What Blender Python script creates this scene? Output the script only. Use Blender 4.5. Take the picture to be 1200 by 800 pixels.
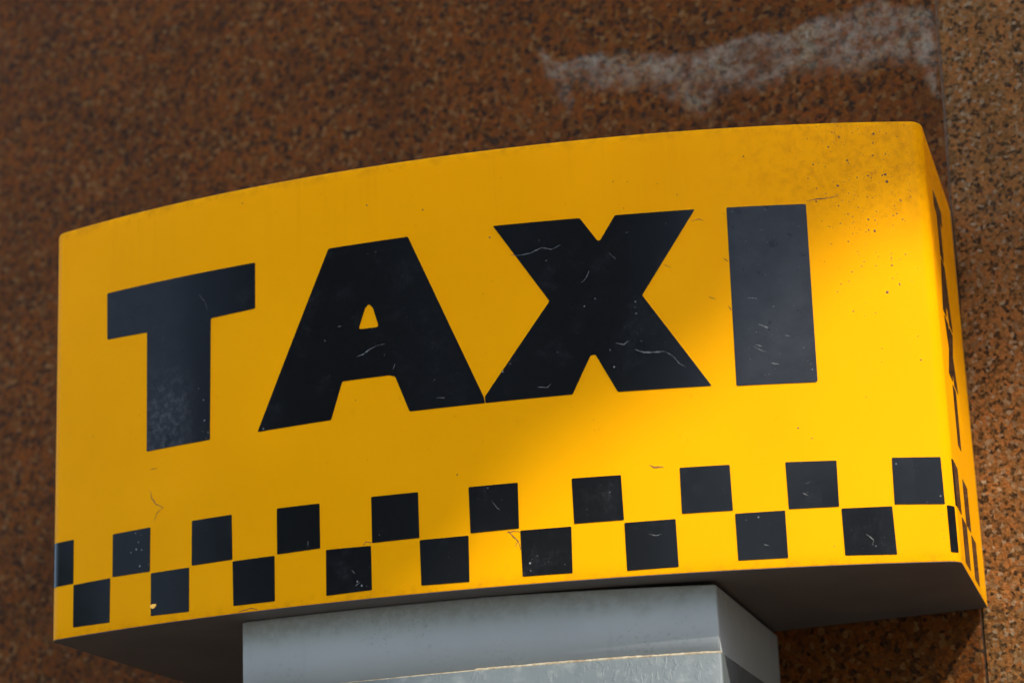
import bpy, bmesh, math, random
from math import radians, sin, cos, pi, sqrt, atan2
from mathutils import Vector, Matrix
from mathutils.geometry import tessellate_polygon

random.seed(11)
for o in list(bpy.data.objects): bpy.data.objects.remove(o)
SC = bpy.context.scene
COL = SC.collection
Z0 = 1.95                      # height of the sign's underside above the pavement (metres)

# ------------------------------------------------------------------ camera
cd = bpy.data.cameras.new('camera'); cam = bpy.data.objects.new('camera', cd); COL.objects.link(cam)
cam.location = (0.57768, -1.91971, Z0 - 0.35942)
cam.rotation_euler = (1.851082, 0.0386604, 0.2771709)
cd.sensor_width = 36.0; cd.lens = 83.902; cd.clip_end = 500.0; cd.clip_start = 0.05
cd.dof.use_dof = True; cd.dof.focus_distance = 2.05; cd.dof.aperture_fstop = 4.8; cd.dof.aperture_blades = 8
SC.camera = cam

# ------------------------------------------------------------------ daylight
SUN = Vector((1.1, -1.0, 1.5)).normalized()          # towards the sun
world = bpy.data.worlds.new('World'); SC.world = world; world.use_nodes = True
wn = world.node_tree.nodes; wl = world.node_tree.links
sky = wn.new('ShaderNodeTexSky'); sky.sky_type = 'NISHITA'; sky.sun_disc = False
sky.sun_elevation = math.asin(SUN.z); sky.sun_rotation = atan2(SUN.x, SUN.y)
sky.air_density = 1.0; sky.dust_density = 1.0; sky.ozone_density = 1.0
wl.new(sky.outputs[0], wn['Background'].inputs[0]); wn['Background'].inputs[1].default_value = 0.148
sd = bpy.data.lights.new('sun', 'SUN'); sun = bpy.data.objects.new('sun', sd); COL.objects.link(sun)
sd.energy = 2.0; sd.angle = radians(0.55); sd.color = (1.0, 0.95, 0.87)
sun.rotation_euler = SUN.to_track_quat('Z', 'Y').to_euler(); sun.location = (6, -5, 9)
SC.view_settings.view_transform = 'Standard'; SC.view_settings.look = 'None'
SC.view_settings.exposure = 2.2; SC.view_settings.gamma = 1.0
SC.render.engine = 'CYCLES'; SC.render.resolution_x = 1024; SC.render.resolution_y = 682

# ------------------------------------------------------------------ helpers
def link(name, me, parent=None, kind=None):
    o = bpy.data.objects.new(name, me); COL.objects.link(o)
    if parent: o.parent = parent
    if kind: o['kind'] = kind
    return o
def mesh_of(name, verts, faces, mat=None, smooth=None):
    me = bpy.data.meshes.new(name); me.from_pydata([tuple(v) for v in verts], [], faces)
    if mat: me.materials.append(mat)
    if smooth is True:
        me.polygons.foreach_set('use_smooth', [True]*len(faces))
    elif smooth: me.polygons.foreach_set('use_smooth', smooth)
    me.update(); return me
def bm_obj(name, bm, mat, parent=None, smooth=False):
    me = bpy.data.meshes.new(name); bm.to_mesh(me); bm.free(); me.materials.append(mat)
    if smooth: me.polygons.foreach_set('use_smooth', [True]*len(me.polygons))
    return link(name, me, parent)
def empty(name, label, cat, loc=(0, 0, 0), group=None):
    o = bpy.data.objects.new(name, None); COL.objects.link(o); o.location = loc; o.empty_display_size = .1
    o['label'] = label; o['category'] = cat
    if group: o['group'] = group
    return o

class NT:
    """small node-building helper"""
    def __init__(s, name):
        s.m = bpy.data.materials.new(name); s.m.use_nodes = True; s.t = s.m.node_tree; s.n = s.t.nodes
        s.b = s.n['Principled BSDF']; s.out = s.n['Material Output']
        s.co = s.n.new('ShaderNodeTexCoord').outputs['Object']
    def lk(s, a, b): s.t.links.new(a, b)
    def put(s, sock, v):
        if hasattr(v, 'links'): s.lk(v, sock)
        else: sock.default_value = v
    def math(s, op, a, b=0.0, c=None, clamp=False):
        n = s.n.new('ShaderNodeMath'); n.operation = op; n.use_clamp = clamp
        s.put(n.inputs[0], a); s.put(n.inputs[1], b)
        if c is not None: s.put(n.inputs[2], c)
        return n.outputs[0]
    def noise(s, scale, detail=3, rough=.55, vec=None, dist=0, col=False):
        n = s.n.new('ShaderNodeTexNoise'); n.inputs['Scale'].default_value = scale
        n.inputs['Detail'].default_value = detail; n.inputs['Roughness'].default_value = rough
        n.inputs['Distortion'].default_value = dist
        s.lk(vec or s.co, n.inputs['Vector']); return n.outputs['Color' if col else 'Fac']
    def voro(s, scale, feat='F1', out='Distance', vec=None, rnd=1.0):
        n = s.n.new('ShaderNodeTexVoronoi'); n.feature = feat; n.inputs['Scale'].default_value = scale
        n.inputs['Randomness'].default_value = rnd
        s.lk(vec or s.co, n.inputs['Vector']); return n.outputs[out]
    def ramp(s, fac, stops, interp='LINEAR'):
        n = s.n.new('ShaderNodeValToRGB'); n.color_ramp.interpolation = interp; e = n.color_ramp.elements
        while len(e) < len(stops): e.new(.5)
        for el, (p, c) in zip(e, stops):
            el.position = p; el.color = (*c, 1) if not isinstance(c, (int, float)) else (c, c, c, 1)
        s.lk(fac, n.inputs[0]); return n.outputs[0]
    def sm(s, v, a, b):
        n = s.n.new('ShaderNodeMapRange'); n.interpolation_type = 'SMOOTHSTEP'
        s.put(n.inputs[0], v); s.put(n.inputs[1], a); s.put(n.inputs[2], b); return n.outputs[0]
    def mix(s, f, a, b, mode='MIX'):
        n = s.n.new('ShaderNodeMix'); n.data_type = 'RGBA'; n.blend_type = mode
        s.put(n.inputs[0], f)
        for k, v in ((6, a), (7, b)):
            if isinstance(v, tuple): v = (*v, 1)
            s.put(n.inputs[k], v)
        return n.outputs[2]
    def xyz(s, vec=None):
        n = s.n.new('ShaderNodeSeparateXYZ'); s.lk(vec or s.co, n.inputs[0]); return n.outputs
    def mapped(s, scale=(1, 1, 1), loc=(0, 0, 0), rot=(0, 0, 0), vec=None):
        n = s.n.new('ShaderNodeMapping'); n.inputs['Scale'].default_value = scale
        n.inputs['Location'].default_value = loc; n.inputs['Rotation'].default_value = rot
        s.lk(vec or s.co, n.inputs[0]); return n.outputs[0]
    def warp(s, amt, scale):
        c = s.noise(scale, 3, .6, col=True)
        a = s.n.new('ShaderNodeVectorMath'); a.operation = 'SUBTRACT'; s.lk(c, a.inputs[0]); a.inputs[1].default_value = (.5, .5, .5)
        b = s.n.new('ShaderNodeVectorMath'); b.operation = 'SCALE'; s.lk(a.outputs[0], b.inputs[0]); b.inputs['Scale'].default_value = amt
        d = s.n.new('ShaderNodeVectorMath'); d.operation = 'ADD'; s.lk(s.co, d.inputs[0]); s.lk(b.outputs[0], d.inputs[1])
        return d.outputs[0]
    def bump(s, h, strength, dist, normal=None):
        n = s.n.new('ShaderNodeBump'); n.inputs['Strength'].default_value = strength; n.inputs['Distance'].default_value = dist
        s.lk(h, n.inputs['Height'])
        if normal: s.lk(normal, n.inputs['Normal'])
        return n.outputs[0]
    def curve(s, x, pts, x0, x1, y0, y1):
        f = s.n.new('ShaderNodeFloatCurve'); c = f.mapping.curves[0]
        P = [((a-x0)/(x1-x0), (b-y0)/(y1-y0)) for a, b in pts]
        while len(c.points) < len(P): c.points.new(.5, .5)
        for q, (a, b) in zip(c.points, P): q.location = (a, b)
        f.mapping.update()
        u = s.math('DIVIDE', s.math('SUBTRACT', x, x0), x1-x0); s.lk(u, f.inputs['Value'])
        return s.math('ADD', s.math('MULTIPLY', f.outputs[0], y1-y0), y0)
    def set(s, col=None, rough=None, normal=None, spec=None):
        if col is not None: s.put(s.b.inputs['Base Color'], (*col, 1) if isinstance(col, tuple) else col)
        if rough is not None: s.put(s.b.inputs['Roughness'], rough)
        if normal is not None: s.lk(normal, s.b.inputs['Normal'])
        if spec is not None: s.b.inputs['Specular IOR Level'].default_value = spec
        return s.m

# ------------------------------------------------------------------ materials
def granite(name, tint, patch=False, shift=0.0, ca=300, cb=620, cast=(1.03, .93, .72), pale=1.0):
    t = NT(name)
    w = t.warp(.005, 160)
    w = t.mapped(loc=(shift, shift*.7, 0), vec=w)
    c1 = t.voro(ca, out='Color', vec=w); r1 = t.xyz(c1)[0]
    c2 = t.voro(cb, out='Color', vec=w); r2 = t.xyz(c2)[1]
    lo, hi = tint
    base = t.ramp(r1, [(0, (.004, .004, .005)), (.13, (.014, .012, .012)), (.18, lo), (.45, hi), (.66, (hi[0]*1.15, hi[1]*.92, hi[2]*.8)),
                       (.80, (hi[0]*.6, hi[1]*.7, hi[2]*.9)), (.90, (hi[0]*1.05*pale, hi[1]*1.5*pale, hi[2]*2.8*pale)), (1, (hi[0]*1.5*pale, hi[1]*2.6*pale, hi[2]*6.0*pale))])
    fine = t.ramp(r2, [(0, (.02, .018, .018)), (.16, (.10, .06, .04)), (.3, lo), (.7, hi), (.9, (hi[0]*1.25, hi[1]*1.35, hi[2]*1.4)), (1, (hi[0]*1.4*pale, hi[1]*1.9*pale, hi[2]*2.6*pale))])
    col = t.mix(.30, base, fine)
    big = t.noise(7, 4, .6)
    col = t.mix(t.math('MULTIPLY', t.sm(big, .42, .68), .30), col, (lo[0]*.8, lo[1]*.8, lo[2]*.8))
    dark = t.noise(32, 4, .7)
    col = t.mix(t.math('MULTIPLY', t.sm(dark, .56, .72), .35), col, (.03, .022, .02))
    col = t.mix(1.0, col, cast, 'MULTIPLY')
    rough = .5
    if patch:
        x, y, z = t.xyz(t.warp(.05, 16))
        up = t.curve(x, [(-.4402, .668), (-.4152, .656), (-.4002, .640), (-.362, .632), (-.3229, .6248), (-.2649, .6179), (-.2173, .617), (-.1703, .618), (-.1329, .622), (-.0781, .624), (-.0333, .623), (.0134, .613)], -.45, .02, .48, .68)
        dn = t.curve(x, [(-.4402, .645), (-.4126, .615), (-.4045, .580), (-.3958, .578), (-.385, .600), (-.3738, .595), (-.3247, .588), (-.2779, .561), (-.2407, .542), (-.22, .560), (-.174, .560), (-.1371, .560), (-.0837, .552), (-.0397, .553), (-.0203, .548), (-.004, .525), (.0048, .505)], -.45, .02, .48, .68)
        m = t.math('MULTIPLY', t.sm(t.math('SUBTRACT', up, z), -.003, .006), t.sm(t.math('SUBTRACT', z, dn), -.008, .022))
        m = t.math('MULTIPLY', m, t.math('MULTIPLY', t.sm(x, -.432, -.412), t.sm(t.math('SUBTRACT', .010, x), 0, .008)))
        grain = t.sm(t.noise(75, 6, .85), .40, .60)
        blot = t.sm(t.noise(20, 5, .7, t.mapped((1, 1, 1.6))), .31, .58)
        m = t.math('MULTIPLY', m, t.math('MULTIPLY_ADD', t.math('MULTIPLY', grain, blot), .66, .06), clamp=True)
        pcol = t.ramp(t.noise(26, 3, .6), [(.3, (.11, .08, .05)), (.5, (.23, .185, .135)), (.62, (.22, .18, .11)), (.8, (.38, .33, .26))])
        col = t.mix(m, col, pcol)
    bmp = t.bump(t.math('ADD', t.math('MULTIPLY', r1, .6), t.math('ADD', t.math('MULTIPLY', r2, .4), t.noise(300, 3, .6))), .8, .0022)
    return t.set(col, t.ramp(r2, [(0, .3), (1, .62)]), bmp, .04)
M_granL = granite('granite_brown', ((.040, .015, .005), (.150, .050, .011)), True, 0.0, 205, 420, (.72, .64, .42))
M_granR = granite('granite_ochre', ((.050, .024, .009), (.250, .112, .040)), False, 3.3, 290, 600, (.76, .70, .50), .85)
t = NT('joint_mortar'); M_joint = t.set(t.ramp(t.noise(120, 4, .7), [(.3, (.04, .022, .012)), (.7, (.12, .07, .035))]), .9)

def yellow():
    t = NT('yellow_plastic')
    big = t.noise(5, 3, .5)
    col = t.mix(t.sm(big, .3, .7), (.86, .374, .001), (.90, .398, .0015))
    # grime gathered near the upper right corner, faint brown streaks elsewhere
    x, y, z = t.xyz()
    d = t.math('SQRT', t.math('ADD', t.math('POWER', t.math('MULTIPLY', t.math('SUBTRACT', x, .365), 8.0), 2.0), t.math('POWER', t.math('MULTIPLY', t.math('SUBTRACT', z, .352), 15.0), 2.0)))
    near = t.sm(t.math('SUBTRACT', 1.25, d), 0, 1.0)
    g = t.math('MULTIPLY', near, t.sm(t.noise(110, 6, .75, t.warp(.02, 40)), .42, .72))
    col = t.mix(t.math('MULTIPLY', g, .75), col, (.56, .22, .006))
    faint = t.sm(t.noise(38, 6, .75, t.mapped((1, 1, .5))), .63, .80)
    col = t.mix(t.math('MULTIPLY', faint, .28), col, (.42, .17, .01))
    # rain streaks below the top edge and faint uneven fading
    st = t.sm(t.noise(75, 4, .65, t.mapped((1, 1, .06))), .50, .74)
    st = t.math('MULTIPLY', st, t.sm(z, .26, .395))
    col = t.mix(t.math('MULTIPLY', st, t.math('MULTIPLY_ADD', near, .35, .10)), col, (.50, .20, .006))
    fade = t.sm(t.noise(3.2, 5, .62, t.mapped((1, 1, .6))), .36, .66)
    col = t.mix(t.math('MULTIPLY', fade, .30), col, (.81, .332, .001))
    edge = t.math('MULTIPLY', t.sm(z, .380, .394), t.sm(t.noise(60, 5, .75), .40, .66))
    col = t.mix(t.math('MULTIPLY', edge, .45), col, (.46, .19, .008))
    low = t.math('MULTIPLY', t.sm(t.math('SUBTRACT', .012, z), 0, .012), t.sm(t.noise(90, 4, .7), .45, .7))
    col = t.mix(t.math('MULTIPLY', low, .28), col, (.40, .17, .01))
    bmp = t.bump(t.noise(22, 2, .5), .12, .002, t.bump(t.noise(700, 2, .5), .06, .0004))
    rough = t.ramp(t.noise(14, 4, .65), [(.3, .27), (.7, .42)])
    t.set(col, rough, bmp, .12); t.b.inputs['IOR'].default_value = 1.18
    tr = t.n.new('ShaderNodeBsdfTranslucent'); t.lk(col, tr.inputs[0])
    mx = t.n.new('ShaderNodeMixShader'); mx.inputs[0].default_value = .45
    t.lk(t.b.outputs[0], mx.inputs[1]); t.lk(tr.outputs[0], mx.inputs[2]); t.lk(mx.outputs[0], t.out.inputs[0])
    return t.m
M_yel = yellow()

def vinyl():
    t = NT('black_vinyl')
    x, y, z = t.xyz()
    dust = t.sm(t.noise(26, 6, .72, t.warp(.03, 20)), .50, .78)
    fine = t.sm(t.noise(420, 3, .7), .50, .74)
    wipe = t.sm(t.noise(48, 5, .7, t.warp(.05, 14)), .615, .66)
    dd = t.math('MULTIPLY', dust, t.math('MULTIPLY_ADD', fine, .8, .2))
    col = t.mix(t.math('MULTIPLY', dd, .24), (.0045, .0046, .0047), (.10, .105, .11))
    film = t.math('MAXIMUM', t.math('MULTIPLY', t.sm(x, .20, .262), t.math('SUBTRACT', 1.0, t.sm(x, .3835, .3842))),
                  t.math('MULTIPLY', t.sm(t.math('MULTIPLY', x, -1.0), .235, .29), .55))  # painted sky sheen mixed with dust, leaving a dark strip at the corner
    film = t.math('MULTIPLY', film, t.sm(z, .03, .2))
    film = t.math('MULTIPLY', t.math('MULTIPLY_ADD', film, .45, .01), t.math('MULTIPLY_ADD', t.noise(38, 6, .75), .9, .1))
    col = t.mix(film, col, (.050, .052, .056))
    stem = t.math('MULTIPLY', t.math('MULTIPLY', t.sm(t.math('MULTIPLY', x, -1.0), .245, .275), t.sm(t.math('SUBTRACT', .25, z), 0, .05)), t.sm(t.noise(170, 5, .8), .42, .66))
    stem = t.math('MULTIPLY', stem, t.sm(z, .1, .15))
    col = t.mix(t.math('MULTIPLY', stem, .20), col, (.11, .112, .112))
    col = t.mix(wipe, col, (.006, .0062, .0066))
    spk = t.math('MULTIPLY', t.sm(t.math('SUBTRACT', .16, t.voro(150)), 0, .05), t.sm(t.noise(30, 2, .5), .58, .66))
    col = t.mix(spk, col, (.12, .12, .115))
    rough = t.math('MULTIPLY_ADD', t.noise(30, 5, .7), .18, .05)
    bmp = t.bump(t.noise(30, 3, .6), .15, .0012, t.bump(t.noise(600, 2, .5), .06, .0003))
    return t.set(col, rough, bmp, .065)
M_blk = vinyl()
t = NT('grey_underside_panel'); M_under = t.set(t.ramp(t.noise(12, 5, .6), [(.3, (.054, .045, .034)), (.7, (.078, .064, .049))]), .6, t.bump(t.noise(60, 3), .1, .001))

t = NT('grey_back_panel'); M_back = t.set(t.ramp(t.noise(12, 5, .6), [(.3, (.26, .24, .20)), (.7, (.34, .31, .26))]), .7)
def post_paint(name, a, b, emboss=False):
    t = NT(name); x, y, z = t.xyz()
    col = t.mix(t.sm(t.noise(9, 4, .6), .3, .7), a, b)
    if not emboss:
        # grime hanging from the joint under the sign
        reach = t.math('MULTIPLY_ADD', t.noise(24, 4, .65, t.mapped((1, 1, .12))), .055, -.012)
        g = t.sm(t.math('ADD', z, reach), -.012, .004)
        g = t.math('MULTIPLY', g, t.sm(t.noise(120, 5, .75), .34, .62))
        col = t.mix(t.math('MULTIPLY', g, .28), col, (.11, .10, .07))
        low = t.math('MULTIPLY', t.sm(t.noise(260, 3, .7), .54, .68), t.sm(t.noise(14, 3, .5), .5, .64))
        col = t.mix(t.math('MULTIPLY', low, .45), col, (.12, .14, .13))
        run = t.math('MULTIPLY', t.sm(t.noise(60, 3, .6, t.mapped((1, 1, .05))), .60, .72), .28)
        col = t.mix(run, col, (.16, .17, .15))
        bmp = t.bump(t.noise(300, 2), .06, .0005)
    else:
        w = t.warp(.012, 60)
        e = t.sm(t.voro(105, 'DISTANCE_TO_EDGE', 'Distance', w), .0, .16)
        e2 = t.sm(t.noise(210, 2, .5, t.mapped((1, 1, .4), vec=w)), .47, .56)
        sel = t.sm(t.noise(45, 2, .5), .40, .56)
        h = t.math('MULTIPLY', t.math('MULTIPLY', e2, e), sel)
        bmp = t.bump(h, .3, .0007)
        col = t.mix(t.math('MULTIPLY', t.sm(t.noise(70, 4, .7), .5, .75), .35), col, (.17, .18, .16))
    return t.set(col, .55, bmp, .3)
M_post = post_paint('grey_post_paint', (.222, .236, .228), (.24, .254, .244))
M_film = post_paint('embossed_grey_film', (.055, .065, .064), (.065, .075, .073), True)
t = NT('dried_glue'); M_glue = t.set(t.ramp(t.noise(160, 4, .7), [(.3, (.10, .06, .03)), (.5, (.18, .145, .085)), (.7, (.25, .22, .155))]), .7)
t = NT('brown_grime'); M_grime = t.set((.075, .03, .006), .8)
t = NT('pale_scratch'); M_scr = t.set(t.ramp(t.noise(500, 2), [(.35, (.014, .014, .014)), (.65, (.08, .077, .07))]), .7)
t = NT('chipped_yellow'); M_chip = t.set((.75, .36, .03), .6)
t = NT('paving'); M_pave = t.set(t.ramp(t.noise(40, 5, .6), [(.3, (.09, .082, .075)), (.7, (.15, .14, .125))]), .85)
t = NT('bark'); M_bark = t.set(t.ramp(t.noise(30, 5, .7, t.mapped((1, 1, .2))), [(.3, (.05, .035, .025)), (.7, (.14, .10, .07))]), .9, t.bump(t.noise(40, 4, .7, t.mapped((1, 1, .2))), .8, .01))
t = NT('leaf_green'); M_leaf = t.set(t.ramp(t.noise(3, 3), [(.3, (.03, .055, .012)), (.7, (.07, .11, .02))]), .5)

# ------------------------------------------------------------------ ground
def slab(name, x0, x1, y0, y1, z0, z1, mat, parent=None, kind=None):
    v = [(x, y, z) for x in (x0, x1) for y in (y0, y1) for z in (z0, z1)]
    f = [(0, 1, 3, 2), (4, 6, 7, 5), (0, 4, 5, 1), (2, 3, 7, 6), (0, 2, 6, 4), (1, 5, 7, 3)]
    return link(name, mesh_of(name, v, f, mat), parent, kind)
g = link('pavement', mesh_of('pavement', [(-60, -90, 0), (60, -90, 0), (60, .33, 0), (-60, .33, 0)], [(0, 1, 2, 3)], M_pave), kind='structure')

# ------------------------------------------------------------------ stone wall behind the sign
WTH = -math.atan(.175)                                # the sign is turned ten degrees from the wall's plane
wall = empty('granite_wall', 'speckled brown stone wall with a pale glue stain, behind the yellow sign', 'wall', (.412, .327, 0))
wall.rotation_euler = (0, 0, WTH)
def JX(z): return -.0055 + (z + .07) * .0190          # the vertical joint, a hair out of plumb; z measured from the sign's underside
def slab_part(xa, xb, za, zb, mat, proud=0.0):
    """one stone slab with broken arrises; left and right edges xa(z), xb(z); local origin level with the sign's underside"""
    bm = bmesh.new(); T = .03; n = 40; L = []; Rr = []; e = .0016
    for i in range(n + 1):
        z = za + (zb - za) * i / n
        L.append((xa(z) + random.uniform(-.0007, .0007), z)); Rr.append((xb(z) + random.uniform(-.0007, .0007), z))
    ring = L + Rr[::-1]; m = len(ring)
    fr = []
    for k, p in enumerate(ring):
        cz = e if abs(p[1]-za) < 1e-6 else (-e if abs(p[1]-zb) < 1e-6 else 0)
        q = e*random.uniform(.5, 1.5)
        fr.append(bm.verts.new((p[0] + (q if k <= n else -q), -proud, p[1] + cz)))
    ou = [bm.verts.new((p[0], e - proud, p[1])) for p in ring]
    bk = [bm.verts.new((p[0], T, p[1])) for p in ring]
    for i in range(n): bm.faces.new((fr[i], fr[m-1-i], fr[m-2-i], fr[i+1]))
    for i in range(m):
        jn = (i+1) % m
        bm.faces.new((fr[jn], fr[i], ou[i], ou[jn])); bm.faces.new((ou[jn], ou[i], bk[i], bk[jn]))
    bmesh.ops.recalc_face_normals(bm, faces=bm.faces)
    o = bm_obj('stone_slab', bm, mat, wall); o.location = (0, 0, Z0); return o
g = .0009
WL, WR = -1.9, 1.3
for (xa, xb, m, la, pr) in ((lambda z: WL, lambda z: JX(z) - g, M_granL, 'dark brown stone slab with a smeared pale glue stain', 0.0),
                            (lambda z: JX(z) + g, lambda z: WR, M_granR, 'lighter ochre stone slab right of the joint', .0008)):
    slab_part(xa, xb, -.62, .98, m, pr)['label'] = la
for (za, zb) in ((-1.94, -.6236), (.9836, 2.4)):
    for (xa, xb) in ((lambda z: WL, lambda z: JX(z) - g), (lambda z: JX(z) + g, lambda z: WR)): slab_part(xa, xb, za, zb, M_granR)
slab('joint_mortar', WL, WR, .0014, .028, .02, Z0 + 2.38, M_joint, wall)

# ------------------------------------------------------------------ the sign: plan profile
K, Q, C3 = .745480568, .216836200, .00726068959
def prof(x): return K/2*x*x + Q*x**4 + C3*x**3
_X = [-.5 + i*.0005 for i in range(2001)]
_S = [0.0]
for a, b in zip(_X, _X[1:]): _S.append(_S[-1] + math.hypot(b-a, prof(b)-prof(a)))
_s0 = _S[1000]; _S = [s-_s0 for s in _S]
def x_of_s(s):
    lo, hi = 0, 2000
    while hi-lo > 1:
        m = (lo+hi)//2
        if _S[m] <= s: lo = m
        else: hi = m
    u = (s-_S[lo])/(_S[hi]-_S[lo]); return _X[lo]+u*(_X[hi]-_X[lo])
XR, XL = .4146, -.4165
def yb(x): return .3235 - .175*(x - .412)
def round_corner(p0, c, p1, r, n):
    """fillet the corner c between points p0 and p1"""
    a = (Vector(p0)-Vector(c)).normalized(); b = (Vector(p1)-Vector(c)).normalized()
    half = math.acos(max(-1, min(1, a.dot(b))))/2; d = r/math.tan(half)
    cen = Vector(c) + (a+b).normalized()*(r/math.sin(half))
    A = Vector(c)+a*d - cen; B = Vector(c)+b*d - cen
    out = []
    tot = math.atan2(A.x*B.y-A.y*B.x, A.dot(B))
    for i in range(n+1):
        th = tot*i/n; out.append((cen.x + A.x*cos(th)-A.y*sin(th), cen.y + A.x*sin(th)+A.y*cos(th)))
    return out, d
def tangent(x): v = Vector((1, K*x+4*Q*x**3+3*C3*x*x)); return v.normalized()
RF, RB = .015, .003
tR = tangent(XR); tL = tangent(XL)
cR = (XR, prof(XR)); cL = (XL, prof(XL))
filR, dR = round_corner((XR-tR.x, prof(XR)-tR.y), cR, (XR, 1), RF, 12)
filL, dL = round_corner((XL, 1), cL, (XL+tL.x, prof(XL)+tL.y), RF, 12)
bkR, _ = round_corner((XR, 0), (XR, yb(XR)), (0, yb(0)), RB, 6)
bkL, _ = round_corner((0, yb(0)), (XL, yb(XL)), (XL, 0), RB, 6)
front = [(XL + tL.x*dL + (XR-tR.x*dR-(XL+tL.x*dL))*i/160, 0) for i in range(1, 160)]
front = [(x, prof(x)) for x, _ in front]
sideR = [(XR, filR[-1][1] + (bkR[0][1]-filR[-1][1])*i/20) for i in range(1, 20)]
sideL = [(XL, bkL[-1][1] + (filL[0][1]-bkL[-1][1])*i/20) for i in range(1, 20)]
back = [(bkR[-1][0] + (bkL[0][0]-bkR[-1][0])*i/40, bkR[-1][1] + (bkL[0][1]-bkR[-1][1])*i/40) for i in range(1, 40)]
PATH = filL + front + filR + sideR + bkR + back + bkL + sideL       # closed loop, counter-clockwise seen from above
NP = len(PATH)
PS = [0.0]
for a, b in zip(PATH, PATH[1:]): PS.append(PS[-1]+math.hypot(b[0]-a[0], b[1]-a[1]))
i0 = len(filL) + 79                                   # a front point near x=0: align path length with the curve's arc length
off = PS[i0] - math.copysign(abs(_S[min(range(2001), key=lambda k: abs(_X[k]-PATH[i0][0]))]), PATH[i0][0])
PS = [s-off for s in PS]
NRM = []
for i in range(NP):
    a = PATH[i-1]; b = PATH[(i+1) % NP]; v = Vector((b[0]-a[0], b[1]-a[1])).normalized(); NRM.append((v.y, -v.x))
def at_s(s, z, off=0.0):
    """a point on the casing's vertical skin at path length s and height z, lifted off by `off`"""
    lo, hi = 0, NP-1
    if s <= PS[0]:
        lo = 0; u = (s-PS[0])/(PS[1]-PS[0])
    else:
        while hi-lo > 1:
            m = (lo+hi)//2
            if PS[m] <= s: lo = m
            else: hi = m
        u = (s-PS[lo])/(PS[lo+1]-PS[lo])
    a, b = PATH[lo], PATH[lo+1]; n1, n2 = NRM[lo], NRM[lo+1]
    n = Vector((n1[0]+(n2[0]-n1[0])*u, n1[1]+(n2[1]-n1[1])*u)).normalized()
    return Vector((a[0]+(b[0]-a[0])*u + n.x*off, a[1]+(b[1]-a[1])*u + n.y*off, z))
def s_side(y): return PS[len(filL)+len(front)+len(filR)-1] + (y - filR[-1][1])
ZT = .3930

sign = empty('taxi_sign', 'yellow light box sign lettered TAXI above a black checker band', 'sign', (0, 0, Z0))
# shell: rings from the lower lip up, a small rounded top arris, closed top
rings = []
rt, rb = .0035, .0006
def ztop(x): return ZT - .0025*x
for z, ins in [(rb*0, rb)] + [(rb*(1-cos(a)), rb*(1-sin(a))) for a in (.5, 1.0, 1.5708)] + [('m', k/34) for k in range(1, 34)] + [('t', a) for a in (0, .4, .8, 1.2, 1.5708)]:
    row = []
    for (x, y), n in zip(PATH, NRM):
        if z == 'm': zz = rb + (ztop(x)-rt-rb)*ins; d = 0
        elif z == 't': zz = ztop(x)-rt + rt*sin(ins); d = rt*(1-cos(ins))
        else: zz = z; d = ins
        row.append((x-n[0]*d, y-n[1]*d, zz))
    rings.append(row)
V = [p for r in rings for p in r]; F = []; FB = []
ib0 = len(filL)+len(front)+len(filR)+len(sideR)+3; ib1 = ib0 + len(back) + 6
for k in range(len(rings)-1):
    for i in range(NP):
        j = (i+1) % NP; (FB if ib0 <= i < ib1 else F).append((k*NP+i, k*NP+j, (k+1)*NP+j, (k+1)*NP+i))
F.append(tuple((len(rings)-1)*NP+i for i in range(NP)))
shell = link('casing', mesh_of('casing', V, F, M_yel, [True]*(len(F)-1)+[False]), sign)
link('back_panel', mesh_of('back_panel', V, FB, M_back, True), sign)
# underside panel, let in 1.5 mm behind the shell's lower lip, with real thickness
pts = [(x-n[0]*.00005, y-n[1]*.00005) for (x, y), n in zip(PATH, NRM)]
V = [(x, y, -.0004) for x, y in pts] + [(x, y, -.0001) for x, y in pts]
F = [tuple(reversed(range(NP))), tuple(range(NP, 2*NP))] + [(i, (i+1) % NP, NP+(i+1) % NP, NP+i) for i in range(NP)]
link('underside_panel', mesh_of('underside_panel', V, F, M_under), sign)

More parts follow.
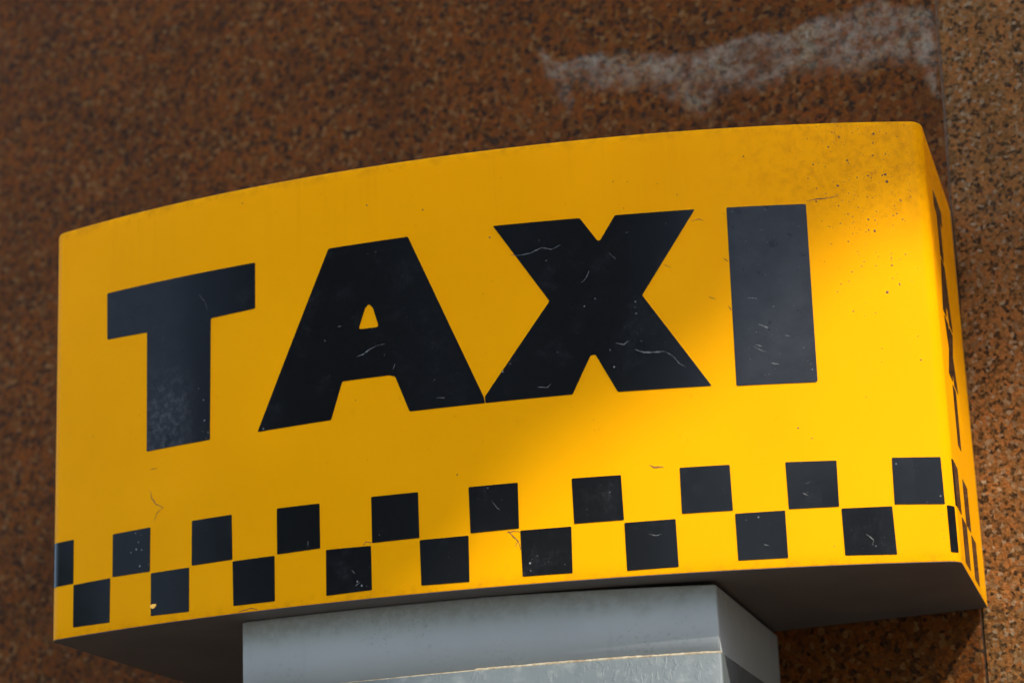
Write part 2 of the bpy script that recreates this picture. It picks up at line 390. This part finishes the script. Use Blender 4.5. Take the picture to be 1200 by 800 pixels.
# ------------------------------------------------------------------ vinyl stickers on the shell
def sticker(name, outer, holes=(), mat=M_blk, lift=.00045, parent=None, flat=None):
    """cut the outline from vinyl and press it onto the casing; (s, z) outlines"""
    loops = [[Vector((a, b, 0)) for a, b in outer]] + [[Vector((a, b, 0)) for a, b in h] for h in holes]
    allp = [p for l in loops for p in l]
    bm = bmesh.new(); vs = [bm.verts.new((p.x, p.y, 0)) for p in allp]
    for tri in tessellate_polygon(loops):
        try: bm.faces.new([vs[i] for i in tri])
        except ValueError: pass
    s0 = min(p.x for p in allp); s1 = max(p.x for p in allp)
    cuts = [s for s in PS if s0 < s < s1]
    for c in cuts[::1]:
        bmesh.ops.bisect_plane(bm, geom=bm.verts[:]+bm.edges[:]+bm.faces[:], plane_co=(c, 0, 0), plane_no=(1, 0, 0), dist=1e-6)
    bmesh.ops.recalc_face_normals(bm, faces=bm.faces)
    top = bm.faces[:]
    for f in top:
        if f.normal.z < 0: f.normal_flip()
    bedge = [e for e in bm.edges if len(e.link_faces) == 1]
    rim = {}
    def g2(v, dn):
        k = (v, dn)
        if k not in rim:
            p = at_s(v.co.x, v.co.y, -.0002 if dn else lift); rim[k] = p
        return rim[k]
    verts = []; faces = []; sm = []; idx = {}
    def add(key, p):
        if key not in idx: idx[key] = len(verts); verts.append(p)
        return idx[key]
    for f in top:
        faces.append([add(('t', v), g2(v, False)) for v in f.verts]); sm.append(True)
    for e in bedge:
        f = e.link_faces[0]
        for l in f.loops:
            if l.edge == e:
                a, b = l.vert, l.link_loop_next.vert
        faces.append([add(('r', b), g2(b, False)), add(('r', a), g2(a, False)), add(('d', a), g2(a, True)), add(('d', b), g2(b, True))]); sm.append(False)
    bm.free()
    return link(name, mesh_of(name, verts, faces, mat, sm), parent or sign)
def soften(poly, r=.0011):
    """knock the sharp points off an outline as a knife-cut letter has"""
    out = []
    n = len(poly)
    for i in range(n):
        a, p, b = Vector(poly[i-1]), Vector(poly[i]), Vector(poly[(i+1) % n])
        u = (a-p); v = (b-p); d = min(r, u.length*.4, v.length*.4)
        A = p+u.normalized()*d; B = p+v.normalized()*d
        out += [tuple(A), tuple(p*.5+(A+B)*.25), tuple(B)]
    return out
T_ = [(-.3562, .3200), (-.1891, .3193), (-.1895, .2758), (-.2366, .2741), (-.2380, .1604), (-.3080, .1596), (-.3080, .2730), (-.3557, .2747)]
A_ = [(-.1144, .3206), (-.0377, .3206), (.0268, .1670), (.0282, .1606), (-.0406, .1606), (-.0532, .1937), (-.0588, .1955), (-.1035, .1955), (-.1150, .1618), (-.1881, .1605)]
AH = [(-.0765, .2635), (-.0726, .2595), (-.0673, .2408), (-.0869, .2411), (-.0800, .2600)]
X_ = [(.0411, .3204), (.1190, .3190), (.1336, .2969), (.1359, .2967), (.1500, .3186), (.2198, .3181), (.1700, .2439), (.2248, .1591), (.1446, .1597), (.1268, .1945), (.1226, .1940), (.1054, .1608), (.0284, .1606), (.0283, .1665), (.0890, .2460)]
I_ = [(.2472, .3178), (.3160, .3172), (.3145, .1586), (.3129, .1574), (.2457, .1578)]
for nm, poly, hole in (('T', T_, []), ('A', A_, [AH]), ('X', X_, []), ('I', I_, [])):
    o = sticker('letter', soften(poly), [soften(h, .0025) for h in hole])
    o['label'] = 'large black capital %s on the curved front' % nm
UP = [((-.4260, -.3954), .0903, .0492), ((-.3472, -.3040), .0885, .0484), ((-.2577, -.2155), .0882, .0479), ((-.1695, -.1276), .0882, .0480),
      ((-.0785, -.0352), .0881, .0483), ((.0111, .0543), .0880, .0480), ((.1014, .1437), .0875, .0478), ((.1935, .2358), .0894, .0499),
      ((.2826, .3247), .0892, .0494), ((.3715, .4134), .0891, .0490)]
LO = [((-.3946, -.3504), .0476, .0080), ((-.3030, -.2610), .0467, .0073), ((-.2145, -.1721), .0464, .0070), ((-.1224, -.0798), .0460, .0066),
      ((-.0344, .0090), .0462, .0064), ((.0550, .0986), .0460, .0066), ((.1445, .1879), .0456, .0054), ((.2373, .2794), .0477, .0080),
      ((.3264, .3691), .0475, .0075), ((.4152, s_side(.0740)), .0472, .0076)]
def j(a=.0005): return random.uniform(-a, a)
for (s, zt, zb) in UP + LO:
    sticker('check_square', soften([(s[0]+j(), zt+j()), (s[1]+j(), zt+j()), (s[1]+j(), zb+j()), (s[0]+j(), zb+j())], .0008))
# narrow right-hand side: four small letters one above another, and the checker band carried round
for (y0, y1, zt, zb) in ((.0765, .1185, .0885, .0485), (.1625, .2040, .0885, .0485), (.1190, .1610, .0465, .0070), (.2050, .2460, .0465, .0070)):
    sticker('check_square', [(s_side(y0), zt), (s_side(y1), zt), (s_side(y1), zb), (s_side(y0), zb)])
def fit_poly(poly, src, yc, w, z0, z1):
    a0, a1, b0, b1 = src
    return [(s_side(yc + ((a-a0)/(a1-a0)-.5)*w), z0+(b-b0)/(b1-b0)*(z1-z0)) for a, b in poly]
bands = [(.2925, .3475), (.2340, .2890), (.1755, .2305), (.1170, .1720)]
for nm, poly, hole, src, w, (zb, zt) in (('T', T_, None, (-.3562, -.1891, .1596, .3200), .066, bands[0]), ('A', A_, AH, (-.1881, .0282, .1605, .3206), .080, bands[1]),
                                   ('X', X_, None, (.0284, .2248, .1591, .3204), .076, bands[2]), ('I', I_, None, (.2457, .3160, .1574, .3178), .027, bands[3])):
    o = sticker('letter', fit_poly(poly, src, .165, w, zb, zt), [fit_poly(hole, src, .165, w, zb, zt)] if hole else [])
    o['label'] = 'small black capital %s on the narrow right side' % nm

# ------------------------------------------------------------------ wear: hair-thin scratches, stuck specks, a chip
def ribbons(name, lines, mat, lift, parent):
    V = []; F = []
    for pts, w in lines:
        P = []                                             # resample with a little wander
        for (a, b) in zip(pts, pts[1:]):
            n = max(2, int(math.hypot(b[0]-a[0], b[1]-a[1])/.0015))
            for i in range(n): P.append((a[0]+(b[0]-a[0])*i/n + j(.0002), a[1]+(b[1]-a[1])*i/n + j(.0002)))
        P.append(pts[-1]); N = len(P)
        for i in range(N):
            a = P[max(i-1, 0)]; b = P[min(i+1, N-1)]; d = Vector((b[0]-a[0], b[1]-a[1])).normalized()
            ww = w*(.25+.75*sin(pi*(i+.5)/N))*random.uniform(.5, 1.2)/2
            base = len(V)
            V += [at_s(P[i][0]-d.y*ww, P[i][1]+d.x*ww, lift), at_s(P[i][0]+d.y*ww, P[i][1]-d.x*ww, lift)]
            if i: F.append((base-2, base, base+1, base-1))
    return link(name, mesh_of(name, V, F, mat), parent, 'stuff')
def specks(name, items, mat, lift, parent):
    V = []; F = []
    for s, z, r in items:
        b = len(V); k = 7
        V.append(at_s(s, z, lift + r*.35))
        for i in range(k):
            a = 2*pi*i/k; q = r*random.uniform(.6, 1.25); V.append(at_s(s+cos(a)*q, z+sin(a)*q, lift-.0001))
        for i in range(k): F.append((b, b+1+i, b+1+(i+1) % k))
    return link(name, mesh_of(name, V, F, mat, True), parent, 'stuff')
dark_lines = [([(-.3037, .1225), (-.3020, .1150), (-.2970, .1090), (-.2890, .1050)], .0011), ([(-.2890, .1050), (-.2960, .1010), (-.3000, .0930)], .0007),
              ([(.1680, .0940), (.1720, .0915), (.1800, .0915)], .0012), ([(.3170, .3200), (.3270, .3215), (.3360, .3220), (.3440, .3235)], .0011),
              ([(-.3040, .1420), (-.2960, .1425)], .0006), ([(.0700, .2880), (.0760, .2900)], .0006), ([(.2270, .2380), (.2330, .2360)], .0006),
              ([(.1910, .2700), (.1960, .2670)], .0006), ([(.2160, .3080), (.2230, .3090), (.2270, .3070)], .0006), ([(-.2600, .0690), (-.2450, .0700), (-.2200, .0710)], .0004),
              ([(.0440, .0470), (.0480, .0420), (.0530, .0370), (.0545, .0300)], .0009), ([(.0430, .0455), (.0500, .0462), (.0545, .0450)], .0008),
              ([(.0520, .0370), (.0500, .0320)], .0006), ([(.2420, .2720), (.2455, .2690)], .0010), ([(.2430, .2290), (.2455, .2250)], .0008), ([(-.2090, .0010), (-.1960, .0030), (-.1900, .0010)], .0007),
              ([(-.0780, .0480), (-.0840, .0495), (-.0870, .0470)], .0007)]
ribbons('scratch', dark_lines, M_grime, .0002, sign)
pale = [([(.0560, .2920), (.0640, .2905), (.0740, .2915), (.0840, .2955), (.0930, .2930), (.1010, .2960)], .0010), ([(.1610, .1960), (.1690, .1925), (.1800, .1920), (.1860, .1925)], .0016),
        ([(.1860, .1925), (.1930, .1880), (.1990, .1800), (.2040, .1770)], .0007), ([(-.0890, .2160), (-.0830, .2175), (-.0760, .2215), (-.0700, .2240)], .0012),
        ([(-.0700, .2240), (-.0620, .2245)], .0005), ([(.1450, .2030), (.1520, .2010), (.1560, .2040)], .0010), ([(.2600, .2350), (.2680, .2340)], .0009), ([(.2680, .2110), (.2760, .2070)], .0013),
        ([(.2640, .1930), (.2700, .1910)], .0008), ([(.2760, .1760), (.2830, .1745)], .0010), ([(.2620, .1920), (.2680, .1880), (.2730, .1860)], .0006), ([(.2900, .2000), (.2935, .1990)], .0007),
        ([(.0750, .1700), (.0840, .1690), (.0870, .1720)], .0009), ([(-.0160, .1700), (-.0080, .1690)], .0008), ([(-.0550, .2000), (-.0530, .2050)], .0006), ([(.1430, .2850), (.1490, .2780)], .0005),
        ([(.1180, .2600), (.1230, .2650), (.1250, .2700)], .0006), ([(.0310, .0740), (.0350, .0680), (.0380, .0650)], .0005), ([(-.1390, .0560), (-.1392, .0520)], .0009),
        ([(.2950, .0620), (.2990, .0600)], .0007), ([(.2980, .0700), (.3020, .0715)], .0005), ([(.3450, .0250), (.3510, .0200), (.3500, .0170)], .0009), ([(.2600, .0200), (.2640, .0190)], .0006),
        ([(.1640, .0350), (.1700, .0330), (.1750, .0340)], .0008), ([(-.0950, .0120), (-.0900, .0150)], .0009), ([(-.0980, .0260), (-.0950, .0230)], .0006), ([(-.2500, .3000), (-.2420, .2900), (-.2400, .2820)], .0005)]
for _ in range(18):                                        # more short nicks on the dark letters and squares
    L = random.choice([T_, A_, X_, I_, I_, X_]); c = None
    for _t in range(40):
        s = random.uniform(min(p[0] for p in L), max(p[0] for p in L)); z = random.uniform(.165, .315)
        ins = False; n = len(L)
        for a in range(n):
            (xa, za), (xb, zb) = L[a], L[(a+1) % n]
            if (za > z) != (zb > z) and s < (xb-xa)*(z-za)/(zb-za)+xa: ins = not ins
        if ins and not (L is A_ and -.092 < s < -.062 and .235 < z < .268): c = (s, z); break
    if c:
        a = random.uniform(0, pi); l = random.uniform(.001, .004); pale.append(([c, (c[0]+cos(a)*l, c[1]+sin(a)*l*.5)], random.uniform(.0003, .0007)))
ribbons('scratch', pale, M_scr, .00056, sign)
px = [(.0,0)]
sp = [(-.0762, .3560, .0008), (-.0230, .3440, .0008), (.0378, .3105, .0010)]
for (s, z, r) in [(.3495, .3780, .0010), (.3800, .3800, .0012), (.3790, .3715, .0010), (.3395, .3690, .0009), (.3550, .3560, .0011), (.3890, .3610, .0009), (.3450, .3330, .0013), (.3880, .3355, .0013),
                  (.3690, .3010, .0010), (.3740, .2905, .0013), (.3990, .3005, .0008), (.3860, .2590, .0011), (.3800, .2350, .0013), (.3915, .2420, .0009), (.4040, .1740, .0008), (.4030, .1950, .0006),
                  (.0010, .1000, .0008), (.2950, .1180, .0009), (.3060, .1090, .0007), (.2650, .3640, .0008), (-.2020, .3790, .0008), (.3650, .0220, .0008), (.3180, .0160, .0006), (.1500, .3500, .0006), (.2050, .3330, .0006)]:
    sp.append((s, z, r))
for _ in range(210): sp.append((min(.408, random.gauss(.362, .030)), min(.388, random.gauss(.338, .034)), abs(random.gauss(.0002, .00025))+.00018))
for _ in range(45): sp.append((random.gauss(.365, .02), random.gauss(.245, .03), abs(random.gauss(0, .0003))+.00015))
for _ in range(110): sp.append((random.uniform(-.40, .40), random.uniform(.1, .385), abs(random.gauss(0, .00018))+.00015))
specks('dirt_speck', sp, M_grime, .0001, sign)
ws = []
for _ in range(40): ws.append((random.uniform(.250, .311), random.uniform(.165, .30), abs(random.gauss(0, .0002))+.00015))
for (s, zt, zb) in UP[4:]+LO[3:]:
    for _ in range(3): ws.append((random.uniform(s[0]+.003, min(s[1], .41)-.003), random.uniform(zb+.003, zt-.003), abs(random.gauss(0, .00025))+.00015))
ws.append((.4105, .0555, .0011))
specks('dust_speck', ws, M_scr, .0005, sign)
sticker('paint_chip', soften([(-.3040, .0170), (-.3010, .0182), (-.2965, .0180), (-.2968, .0158), (-.2985, .0146), (-.2998, .0138), (-.3022, .0150)], .0005), mat=M_chip, lift=.0009)

# ------------------------------------------------------------------ post
OV = .0385
PL, PR = -.2215, .2100
post = empty('sign_post', 'painted grey metal post with curved front carrying the yellow sign', 'post', (0, 0, 0))
def post_loop(grow, r):
    xs = [PL-grow + (PR-PL+2*grow)*i/48 for i in range(49)]
    f = [(x, prof(x)+OV-grow) for x in xs]
    cr, cl = f[-1], f[0]
    a, _ = round_corner(f[-2], cr, (cr[0], 1), r, 5); b, _ = round_corner((cl[0], 1), cl, f[1], r, 5)
    back = [(PR+grow, yb(PR)-.001), (PL-grow, yb(PL)-.001)]
    return b + f[1:-1] + a + back
def prism(name, rows, mat, smooth_side, parent):
    n = len(rows[0][0]); V = []; F = []; sm = []
    for loop, z in rows:
        for (x, y) in loop: V.append((x, y, z(x) if callable(z) else z))
    for k in range(len(rows)-1):
        for i in range(n):
            jn = (i+1) % n; F.append((k*n+i, k*n+jn, (k+1)*n+jn, (k+1)*n+i)); sm.append(i < n-4)
    F.append(tuple(reversed(range(n)))); sm.append(False); F.append(tuple((len(rows)-1)*n+i for i in range(n))); sm.append(False)
    o = link(name, mesh_of(name, V, F, mat, sm), parent); return o
def ptop(x): return -.0006 - (.0036*max(0, (x-.02)/.19) if x > .02 else 0)
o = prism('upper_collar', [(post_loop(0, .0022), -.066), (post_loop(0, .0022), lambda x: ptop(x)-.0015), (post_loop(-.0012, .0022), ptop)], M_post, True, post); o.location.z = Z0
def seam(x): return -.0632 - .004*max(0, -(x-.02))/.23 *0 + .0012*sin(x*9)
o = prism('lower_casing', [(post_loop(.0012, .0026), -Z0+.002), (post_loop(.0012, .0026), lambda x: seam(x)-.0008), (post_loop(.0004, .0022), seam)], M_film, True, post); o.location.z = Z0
# dried glue oozing along the film's upper edge
V = []; F = []; loop = [(x, y) for x, y in post_loop(0, .0024)][:-2]
pts = []
for a, b in zip(loop, loop[1:]):
    n = max(1, int(math.hypot(b[0]-a[0], b[1]-a[1])/.0018))
    for i in range(n): pts.append((a[0]+(b[0]-a[0])*i/n, a[1]+(b[1]-a[1])*i/n))
pts.append(loop[-1]); N = len(pts)
for i, (x, y) in enumerate(pts):
    a = pts[max(i-1, 0)]; b = pts[min(i+1, N-1)]; d = Vector((b[0]-a[0], b[1]-a[1])).normalized(); nx, ny = d.y, -d.x
    h = (.0010 + .0004*abs(sin(x*53+1)))*random.uniform(.8, 1.15); w = .0010*random.uniform(.8, 1.2)
    if x < .0: h *= .35; w *= .4
    z = seam(x)
    V += [(x+nx*.0001, y+ny*.0001, z+h), (x+nx*w, y+ny*w, z+h*.5), (x+nx*(w+.0004), y+ny*(w+.0004), z-.0002), (x+nx*.0012, y+ny*.0012, z-.0009)]
    if i:
        q = (i-1)*4
        for k in range(3): F.append((q+k, q+k+1, q+5+k, q+4+k)) if False else F.append((q+k, q+4+k, q+5+k, q+1+k))
o = link('glue_bead', mesh_of('glue_bead', V, F, M_glue, True), post); o.location.z = Z0

# ------------------------------------------------------------------ unseen trees added to shade the sign and darken its gloss
def limb(V, F, a, b, ra, rb, n=8):
    a = Vector(a); b = Vector(b); d = (b-a).normalized(); u = d.orthogonal().normalized(); w = d.cross(u); q = len(V)
    for p, r in ((a, ra), (b, rb)):
        for i in range(n): V.append(p + (u*cos(2*pi*i/n)+w*sin(2*pi*i/n))*r)
    for i in range(n): F.append((q+i, q+(i+1) % n, q+n+(i+1) % n, q+n+i))
def leafmesh(pts, size, mat, name, parent):
    V = []; F = []
    for p in pts:
        d = Vector((random.gauss(0, 1), random.gauss(0, 1), random.gauss(0, .6))).normalized(); u = d.orthogonal().normalized(); u.rotate(Matrix.Rotation(random.uniform(0, 6.28), 3, d)); w = d.cross(u)
        l = size*random.uniform(.7, 1.2); q = len(V); p = Vector(p)
        V += [p - u*l*.5, p + w*l*.32 + d*l*.06, p + u*l*.5, p - w*l*.32 + d*l*.06]; F += [(q, q+1, q+2), (q, q+2, q+3)]
    return link(name, mesh_of(name, V, F, mat), parent, 'stuff')
# plane holding the shade's edge: through a line on the sign's front, along the sun's rays
E0 = Vector((.157, .009, .173+Z0)); ED = (Vector((.409, .069, .3175)) - Vector((-.0755, .0021, .0371))).normalized()
PN = ED.cross(SUN).normalized()
if PN.z < 0: PN = -PN                                     # points to the shaded (upper left) side
DIST = 8.5
CC = E0 + SUN*DIST + PN*1.75 
TR = CC + Vector((-.6, -.8, 0))*1.9
tree = empty('shade_tree', 'unseen leafy tree, crown cut to shade the upper left of the sign', 'tree', (TR.x, TR.y, 0))
def loc(p, t): return Vector(p) - t.location
pts = []
while len(pts) < 24000:
    v = Vector((random.uniform(-1, 1), random.uniform(-1, 1), random.uniform(-1, 1)))
    if v.length > 1: continue
    p = CC + Vector((v.x*2.6, v.y*2.6, v.z*2.1))
    if (p-E0).dot(PN) < .03 + .03*sin(p.x*3+p.y*2): continue  # crown trimmed along the plane so its edge shapes the cast shade
    if p.z < 3.2: continue
    pts.append(loc(p, tree))
leafmesh(pts, .16, M_leaf, 'crown', tree)
V = []; F = []
base = Vector((0, 0, 0)); fork = Vector((.02, .03, CC.z-1.6-.0)); limb(V, F, base, fork, .17, .12, 12)
for k in range(7):
    a = k*2.4; e = loc(CC + Vector((cos(a)*1.5, sin(a)*1.5, .3*k-.5)), tree)
    if (e+tree.location-E0).dot(PN) < .25: continue
    limb(V, F, fork, fork.lerp(e, .5)+Vector((0, 0, .25)), .08, .05); limb(V, F, fork.lerp(e, .5)+Vector((0, 0, .25)), e, .05, .015)
link('trunk', mesh_of('trunk', V, F, M_bark, True), tree)
def blocker_tree(x, y, h, r, lab):  # unseen trees put in to block sky light and darken reflections
    t = empty('blocker_tree', lab, 'tree', (x, y, 0), 'unseen trees added to darken reflections and sky light')
    P = []
    cl = [(random.uniform(-r, r)*.6, random.uniform(-r, r)*.6, h*random.uniform(.35, .85)) for _ in range(13)]
    for _ in range(9000):
        c = random.choice(cl); v = Vector((random.gauss(0, .36), random.gauss(0, .36), random.gauss(0, .34)))*r*.75
        P.append(Vector(c)+v)
    leafmesh([p for p in P if p.z > 1.4], .22, M_leaf, 'crown', t)
    V = []; F = []; limb(V, F, (0, 0, 0), (.05, 0, h*.45), .22, .15, 12)
    for c in cl[:6]: limb(V, F, (.05, 0, h*.42), c, .09, .03)
    link('trunk', mesh_of('trunk', V, F, M_bark, True), t)
blocker_tree(-2.3, -12.5, 10.5, 4.4, 'left of two unseen leafy trees added to darken reflections')
blocker_tree(-6.6, -11.0, 9.5, 3.0, 'right of two unseen leafy trees added to darken reflections')
blocker_tree(9.6, -6.6, 6.4, 2.5, 'unseen leafy tree added at the right to darken reflections and sky light')
blocker_tree(7.4, -1.5, 7.0, 2.6, 'unseen leafy tree added close to the wall line to block sky light')
blocker_tree(-16.6, -7.3, 6.0, 3.6, 'low dark leafy tree farthest along the pavement')
blocker_tree(8.6, -18.0, 5.6, 4.0, 'low broad dark tree far across the pavement')
